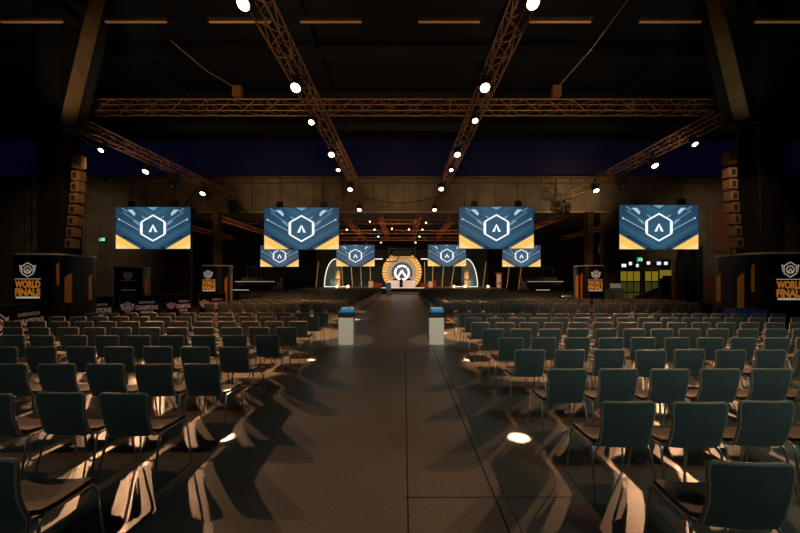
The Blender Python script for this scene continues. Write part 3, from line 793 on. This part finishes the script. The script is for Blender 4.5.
# leaning light poles behind the arch
polem = mat('pole_glow', (200, 170, 120), .5, emit=(200, 150, 90), es=.45)
for i, (xa, xb) in enumerate([(318.5, 316), (341.5, 343), (351, 352.5), (360.5, 361.5), (370, 370.5), (424.5, 425), (433, 432.5), (444, 442), (455, 451), (486, 483), (510, 506), (522, 518)]):
    d = 50.; a = at(xa, 262, d); b = at(xb, 287.2, d); b.z = SH_ if 312 < xb < 492 else 0
    t = tag(MB().tube([b, a], .036, 6).build('light_pole', polem), f'thin leaning light pole behind the stage set, {ORD[i]} from the left', 'light pole', 'leaning light poles')
# totems
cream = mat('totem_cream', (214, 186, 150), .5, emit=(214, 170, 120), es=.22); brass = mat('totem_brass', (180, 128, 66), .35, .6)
for px, lab in ((338, 'cream and brass totem on the left of the stage'), (466.5, 'cream and brass totem on the right of the stage'), (499, 'cream and brass totem at the far right stage end')):
    d = 46.4; t = thing('totem', lab, 'totem', (xat(px, d), d, SH_ if px < 490 else 0)); hh = 2.15 if px < 490 else 2.75
    m = MB(); m.lathe([(.42, 0), (.42, .12), (.30, .2), (.30, hh*.42), (.42, hh*.48), (.30, hh*.54), (.30, hh*.86), (.36, hh*.9)], 14); m.build('column', cream, t)
    m = MB(); m.lathe([(.36, hh*.9), (.5, hh*.93), (.5, hh), (0, hh)], 14); m.build('capital', brass, t)
    m = MB(); m.lathe([(.44, hh*.44), (.47, hh*.48), (.44, hh*.52)], 14); m.build('band', brass, t)
# desks and boxes on the stage
redm = mat('red_cloth', (140, 44, 34), .6, emit=(150, 40, 26), es=.15)
for px, w_, h_, m_, lab in ((424, .9, .55, redm, 'low red box just right of the stage ring'), (430.5, .55, .8, cream, 'cream box between two red boxes on stage'), (434.5, .45, .85, redm, 'upright red box on stage, right of the cream one'),
                            (378, .9, .55, redm, 'low red box just left of the stage ring'), (371, .55, .8, cream, 'cream box on stage left of the ring')):
    d = 46.; t = thing('stage_box', lab, 'box', (xat(px, d), d, SH_)); MB().bevbox((0, 0, h_/2), (w_, .6, h_), .03).build('body', m_, t); MB().box((0, 0, h_+.015), (w_*1.06, .64, .03)).build('lid', brass, t)
# footlights
for i, px in enumerate((337, 348, 454, 465, 488)):
    d = 45.25; t = thing('footlight', f'small bright footlight along the stage edge, {ORD[i]} from the left', 'lamp', (xat(px, d), d, SH_), group='stage footlights')
    MB().bevbox((0, .1, .12), (.28, .2, .24), .02).build('housing', black, t)
    MB().lathe([(0, .07), (.10, .05), (.14, 0)], 12, Matrix.Translation((0, 0, .15))@Matrix.Rotation(PI/2, 4, 'X')).build('lens', em('foot_glow', (255, 190, 110), 14), t)
# blue roll-up sign at the aisle end
t = thing('roll_up_sign', 'pale blue roll-up sign standing left at the end of the aisle', 'sign', (xat(388.5, 43), 43, 0))
MB().box((0, 0, .95), (.62, .03, 1.0)).build('sheet', mat('sign_blue', (70, 120, 160), .5, emit=(60, 110, 150), es=.2), t)
m = MB(); m.box((0, 0, .04), (.7, .2, .08)); m.tube([(0, .03, .05), (0, .03, 1.45)], .02, 6); m.build('stand', black, t)
# hung loudspeaker cluster above the ring
t = thing('speaker_cluster', 'dark framed speaker cluster hanging above the stage ring', 'speaker', at(402, 253, 44))
m = MB(); m.bevbox((0, .2, 0), (2.4, .8, .8), .05); m.build('cabinet', black, t)
m = MB()
for x in (-1.6, 1.6): m.tube([(x, 0, -.75), (x, 0, .9)], .05, 6)
m.tube([(-1.6, 0, .6), (1.6, 0, .6)], .05, 6); m.tube([(-1.6, 0, -.6), (1.6, 0, -.6)], .04, 6); m.build('frame', mat('green_frame', (110, 120, 96), .5, .3), t)
m = MB(); m.tube([(-.4, 0, -.35), (-.6, 0, -1.0), (-3.3, 0, -1.15)], .07, 6); m.build('boom_arm', black, t)
m = MB()
for x in (-1.3, 1.3): m.tube([(x, .2, .4), (x, .2, RC-at(402, 251, 44).z)], .02, 5)
m.build('hanging_cable', black, t)

# ------------------------------------------------------------------ right side entrance
glassy = mat('lit_glass', (150, 130, 40), .2, emit=(172, 150, 44), es=.42); glassd = mat('dim_glass', (60, 60, 30), .2, emit=(96, 96, 46), es=.3)
doorm = mat('door_frame', (22, 26, 26), .5)
def door(n, px0, px1, zt, cols, rows):
    x0, x1 = xat(px0, WD), xat(px1, WD); W = x1-x0
    o = MB(); o.box((0, -.05, zt/2), (W+.1, .06, zt+.1)); 
    d = struct(o.build(f'door_{n}', doorm, loc=((x0+x1)/2, WD, .02)))
    for c in range(cols):
        for r in range(rows):
            w_, h_ = W/cols, zt/rows
            MB().box((-W/2+w_*(c+.5), -.09, h_*(r+.5)), (w_*.84, .02, h_*.88)).build('pane', glassy if r >= rows/2 else glassd, d)
    MB().tube([(.0, -.14, .9), (0, -.14, 1.3)], .02, 6).build('door_handle', chrome, d)
door(1, 619.5, 639.5, 2.45, 3, 3)
door(2, 644, 657.5, 2.45, 2, 3)
struct(MB().box((xat(665, WD), WD-.06, 2.2), (.85, .04, .62)).build('window_1', glassy))
signm = em('sign_white', (225, 232, 240), 1.1)
for i, (px, py, w_) in enumerate([(624, 265.5, .34), (630.5, 263.5, .22), (637.5, 265.5, .18), (648.5, 263, .24), (659, 263.3, .3), (666, 263.3, .26)]):
    t = thing('lit_sign', f'small lit white sign above the right entrance, {ORD[i]} from the left', 'sign', at(px, py, WD-.2), group='entrance signs')
    MB().box((0, .05, 0), (w_+.06, .06, .3)).build('sign_box', black, t); MB().box((0, .01, 0), (w_, .02, .24)).build('sign_face', signm, t)
def exit_sign(px, py, lab, w_=.5, h_=.26):
    p = at(px, py, WD-.12); t = thing('exit_sign', lab, 'sign', p)
    MB().box((0, .05, 0), (w_+.04, .08, h_+.04)).build('sign_box', black, t)
    MB().box((0, 0, 0), (w_, .02, h_)).build('sign_face', em('exit_green', (20, 170, 100), .8), t)
    f = lambda u, v: Vector((u, -.014, v)); m = MB()
    m.flat([[(-.02, -.02), (.06, .08), (-.02, .1), (-.06, .02)], [(-.06, .02), (-.14, -.09), (-.10, -.1), (-.02, -.02)], [(0, .0), (.08, -.09), (.04, -.1), (-.03, -.02)]], f)
    m.flat([[(.03+.025*math.cos(k*PI/4), .105+.02*math.sin(k*PI/4)) for k in range(8)]], f)
    m.flat([[(.1, -.1), (.2, -.1), (.2, .1), (.1, .1)]], f); m.build('pictogram', em('exit_white', (225, 255, 235), 1.), t)
exit_sign(102, 239.5, 'green exit sign on the dark wall beside the left pillar')
exit_sign(639.5, 259.5, 'green exit sign above the doors at right', .38, .34)
struct(MB().box((xat(697, WD), WD-.04, 1.05), (xat(733, WD)-xat(662, WD), .08, 2.1)).build('trim_4', mat('wood_dado', (104, 62, 44), .6, noise=(3, .2))))
for px, lab in ((684, 'dark post at the right wall, left of its twin'), (696.5, 'dark post at the right wall, right of its twin')):
    t = thing('wall_post', lab, 'post', (xat(px, 25.5), 25.5, 0)); MB().box((0, 0, 2.1), (.55, .5, 4.2)).build('shaft', black, t); MB().box((0, 0, .05), (.7, .65, .1)).build('foot', black, t)
o = MB().box((0, 0, 0), (.92, .06, 3.5)).build('tall_board', mat('brown_panel', (118, 74, 52), .6), loc=at(720, 228, 26.94)); tag(o, 'tall brown panel hanging left of the right pillar', 'panel')
# ramp rail in front of the doors
t = thing('handrail', 'grey slanted handrail in front of the right entrance doors', 'railing', (xat(650, 26), 26, 0))
m = MB(); m.tube([(-1.1, 0, .55), (.7, 0, 1.25)], .04, 6); m.tube([(-1.1, 0, 0), (-1.1, 0, .55)], .04, 6); m.tube([(.7, 0, 0), (.7, 0, 1.25)], .04, 6); m.build('rail', mat('rail_grey', (130, 135, 130), .5, .2), t)
MB().add([(-1.1, .04, 0), (.7, .04, 0), (.7, .04, 1.2), (-1.1, .04, .5)], [(0, 1, 2, 3)]).build('infill', mat('rail_infill', (80, 84, 78), .6), t)
# counter & duct at right of the opening
t = thing('reception_counter', 'grey counter with a pale sign left of the entrance doors', 'counter', (xat(613, 26), 26, 0))
MB().bevbox((0, 0, .55), (1.3, .6, 1.1), .03).build('body', mat('counter_grey', (110, 112, 98), .6, emit=(90, 92, 70), es=.08), t); MB().box((0, -.3, 1.35), (.75, .04, .34)).build('sign', mat('counter_sign', (170, 176, 160), .5, emit=(150, 156, 130), es=.3), t)
MB().box((0, -.3, 1.14), (.06, .04, .1)).build('sign_post', black, t)
p = at(606, 257, 26.7); m = MB(); m.tube([p+Vector((-.25, 0, 1.1)), p+Vector((-.35, 0, .5)), p+Vector((-.2, 0, .05)), p+Vector((.2, 0, -.12)), p+Vector((.9, .0, -.1))], .22, 12)
tag(m.build('air_duct', mat('duct', (110, 112, 108), .5, .3)), 'grey curved air duct by the right end of the opening', 'duct')
# blue covered crate by the right wrap, teal bag
o = thing('blue_table', 'blue cloth covered table in front of the large right wrap', 'table', (xat(751, 10.7), 10.87, 0))
MB().bevbox((0, 0, .44), (.98, .42, .86), .03).build('cloth', mat('blue_cloth', (22, 52, 104), .7, emit=(16, 40, 90), es=.12), o)
MB().box((0, 0, .885), (1.02, .46, .03)).build('tabletop', mat('blue_top', (30, 66, 120), .5), o)
MB().flat(fit(text_polys('', 1) or [[(0, 0), (1, 0), (1, 1), (0, 1)]], .45, .05, 0, .74), lambda u, v: Vector((u, -.216, v))).build('print_band', mat('blue_print', (60, 90, 150), .6), o)
t = thing('teal_bin', 'small teal bin beside the small right pillar wrap', 'bin', (xat(567.5, 20.6), 20.6, 0))
m = MB(); m.lathe([(0, 0), (.24, 0), (.30, .75), (.30, .8), (.27, .8), (.22, .05)], 16); m.build('body', mat('teal', (40, 130, 140), .5), t)
MB().lathe([(.31, .78), (.33, .8), (.31, .83), (.0, .88)], 16).build('lid', mat('teal_lid', (60, 150, 160), .5), t)
# braces on the header, drooping cable, hoists
for pa, pb, mm, lab in (((183, 206), (199.5, 184), strm, 'pale timber brace rising left of the far left truss end'), ((206, 184), (247, 212), steel, 'dark brace sloping down right of the pale timber brace')):
    a, b = at(*pa, WD-.3), at(*pb, WD-.3); R = (b-a).normalized().to_track_quat('Z', 'Y').to_matrix()
    m = MB(); m.box((a+b)/2, (.34, .1, (b-a).length), R); tag(m.build('roof_brace', mm), lab, 'brace')
m = MB(); m.tube([at(360+80*i/16, 196+7*math.sin(PI*i/16), WD-.03) for i in range(17)], .03, 5); tag(m.build('drooping_cable', black), 'black cable drooping between the two aisle trusses on the header', 'cable')
for pa, pb, lab in (((632, -6), (556, 92), 'slack chain with hoist hanging under the roof at right'), ((170, 40), (238, 92), 'slack chain with hoist hanging under the roof at left')):
    a, b = at(*pa, 11.5), at(*pb, 13.2); t = thing('chain_hoist', lab, 'hoist', b)
    m = MB(); m.tube([Vector((0, 0, .1)), (a-b)*.5+Vector((0, 0, -.1)), a-b], .022, 5); m.build('chain', pipem, t)
    MB().bevbox((0, 0, 0), (.34, .26, .42), .03).build('hoist_body', mat('hoist_brown', (130, 84, 48), .6), t)
    MB().tube([(0, 0, .2), (0, 0, CEIL-b.z)], .012, 5).build('hanging_cable', black, t)

# ------------------------------------------------------------------ light
WARM = (1., .53, .27); WARM2 = (1., .74, .5); COOL = (.55, .9, 1.)
def spot(loc, target, power, ang, color=WARM, blend=.4, rad=.08):
    l = bpy.data.lights.new('spot', 'SPOT'); l.energy = power; l.spot_size = math.radians(ang); l.spot_blend = blend; l.color = color; l.shadow_soft_size = rad
    o = bpy.data.objects.new('spot_light', l); COL.objects.link(o); o.location = loc
    o.rotation_euler = (Vector(target)-Vector(loc)).to_track_quat('-Z', 'Y').to_euler(); return o
def point(loc, power, color=WARM, rad=.2):
    l = bpy.data.lights.new('point', 'POINT'); l.energy = power; l.color = color; l.shadow_soft_size = rad
    o = bpy.data.objects.new('point_light', l); COL.objects.link(o); o.location = loc; return o
def below(p, k=.12): return Vector((p.x, p.y-k, p.z-k))
L_, R_ = LP[:7], LP[7:14]
SL, SR = LP[14:17], LP[17:20]
# narrow pin beams on the aisle ends
for p, q, a in ((below(L_[0]), (-2.02, 4.0), 1.5), (below(R_[0]), (1.29, 4.0), 1.7), (below(L_[1]), (-2.06, 7.9), 1.6), (below(R_[1]), (1.39, 7.87), 1.6), (below(L_[3]), (-2.1, 11.9), 1.6), (below(R_[3]), (1.34, 11.9), 1.6),
             (below(L_[4]), (-2.1, 16), 1.6), (below(R_[4]), (1.4, 16), 1.6), (below(L_[5]), (-2.1, 20), 1.6), (below(R_[5]), (1.4, 20), 1.6)):
    spot(p, (q[0], q[1], 0), 42000, a, (1., .84, .58), .2, .03)
    k = 260 if q[1] < 5 else 4400
    spot(p, (q[0]*1.0+(1.35 if q[0] > 0 else -1.45), q[1]-.2, 0), k, 25, (1., .53, .24), .35, .045)
# washes from the aisle trusses over the seat blocks, towards the camera
for p, tg, pw, a in ((L_[5], (7.2, 7.4, 0), 4200, 36), (R_[5], (-7.6, 7.4, 0), 4200, 36), (L_[3], (-7.2, 5.8, 0), 800, 42), (R_[3], (6.8, 5.8, 0), 1000, 42),
                     (L_[2], (-6.8, 8.6, 0), 2900, 44), (R_[2], (6.4, 8.6, 0), 2900, 44),
                     (SL[0], (-4.8, 4.3, 0), 2900, 27), (SR[0], (4.4, 4.3, 0), 2900, 27), (SL[1], (-4.3, 7.0, 0), 9000, 22), (SR[1], (3.7, 7.0, 0), 9000, 22), (SL[2], (-3.4, 13, 0), 5000, 34), (SR[2], (3.2, 13, 0), 5000, 34)):
    spot(below(p), tg, pw, a, WARM, .5, .045)
# rear block washes
for x, y, tx, ty, pw in ((-8, 27.8, -7.0, 21, 3800), (8, 27.8, 7.5, 21, 3800), (-7, 35, -7, 28, 3800), (7, 35, 7, 28, 3800), (-6, 43, -6, 37, 4500), (6, 43, 6, 37, 4500)):
    spot((x, y, 6.6), (tx, ty, 0), pw, 52, WARM, .6, .15)
for x, tx in ((-3.1, -7.5), (2.5, 9)): spot((x, 8, 7.3), (tx, 18, .6), 2000, 38, (1., .42, .2), .8, .1)
# header wall glow
for x, pw in ((-9, 220), (-.3, 170), (7, 260), (12.5, 520)): spot((x, 22.5, 7.3), (x, 27, 8.4), pw, 95, (1., .66, .36), 1., .15)
spot((-21, 20, 8), (-24, 27, 4.5), 420, 85, (1., .78, .52), 1., .3); spot((21, 20, 8), (23, 27, 4.5), 520, 85, (1., .74, .46), 1., .3)  # wall washes added to lift the dark side walls
# stage and rear hall
for x in (-8, -3, 3, 8): spot((x, 44.2, 6.2), (x, 48.5, .8), 900, 80, (1., .75, .55), .8, .2)
for s in (-1, 1): spot((s*9-.3, 47, 1.2), (s*9-.3, 52, 3.5), 120, 100, (.6, 1., .85), 1., .2)
for px in (337, 348, 454, 465, 488): point((xat(px, 45), 44.7, 1.0), 40, (1., .6, .28), .08)
for x in (-18, -9, -.4, 8.5, 17): spot((x, 30, 2.6), (x, 39, 7.6), 1500, 100, (1., .6, .34), 1., .2)  # uplights added to brighten the rear trusses
# pillars and aisle stands
for s in (-1, 1):
    spot((s*9.8, 10.2, 5.9), (s*11.2, 12, 4.3), 130, 60, WARM, .9, .1)
    spot((s*8.6, 7.2, 7.2), (s*12.0, 12.1, 1.4), 95, 30, (1., .85, .65), .9, .1)
    spot((s*8.5, 16.5, 7.0), (s*10.9, 21, 1.4), 150, 30, (1., .85, .65), .9, .1)
spot((-8.5, 12.5, 6.8), (-12, 15.7, .6), 260, 40, (1., .7, .5), .9, .1)
for x in (-1.55, .87): spot((x*.6, 3.0, 7.3), (x, 9.9, .55), 2200, 9, (1., .84, .64), .5, .1)  # narrow spots added to brighten the fronts of the stands
# struts & roof
spot((-9, 9, 5.5), (-11, 11.6, 8.6), 420, 40, (1., .68, .42), .9); spot((9, 9, 5.5), (11, 11.6, 8.6), 150, 40, (.9, .9, .6), .9)
spot((-16, 6, 8), (-18, 10, 12.4), 160, 80, (.35, .8, .9), 1., .3); spot((16, 6, 8), (18, 10, 12.4), 180, 80, (.35, .9, .85), 1., .3)
for x in (-3.1, 2.55): spot((x*.4, 1, 4.6), (x, 12, 7.8), 800, 50, (1., .62, .33), 1., .1); spot((x*.4, 12, 5.2), (x, 21, 7.8), 700, 50, (1., .62, .33), 1., .1)  # from here on: grazing spots added to brighten the trusses
for x in (-12.4, 11.7): spot((x*.8, 11, 5.2), (x, 19, 7.8), 900, 50, (1., .62, .33), 1., .1)
for x in (-6.5, 6): spot((x, 6.5, 6.2), (x, 13.4, 8.3), 420, 90, (1., .66, .38), 1., .1)
# cool fill spots added behind the camera to lift the chair backs
spot((7, -7, 9.5), (5.2, 5.4, .5), 1750, 48, (.74, 1., .95), .95, .8)
spot((-4, -7, 9.5), (-4, 4.5, .5), 430, 62, (.5, .88, 1.), .9, .8)

w = bpy.data.worlds.new('world'); SC.world = w; w.use_nodes = True
w.node_tree.nodes['Background'].inputs[0].default_value = (.5, .6, .7, 1); w.node_tree.nodes['Background'].inputs[1].default_value = .004

# ------------------------------------------------------------------ camera
c = bpy.data.cameras.new('camera'); cam = bpy.data.objects.new('camera', c); COL.objects.link(cam)
c.sensor_width = 36; c.lens = 36*F/800; c.shift_x = -(CX-400)/800; c.shift_y = (CY-266.5)/800
c.clip_start = .05; c.clip_end = 300
cam.location = (0, 0, H); cam.rotation_euler = (PI/2, 0, 0)
SC.camera = cam
SC.view_settings.view_transform = 'Standard'; SC.view_settings.look = 'None'
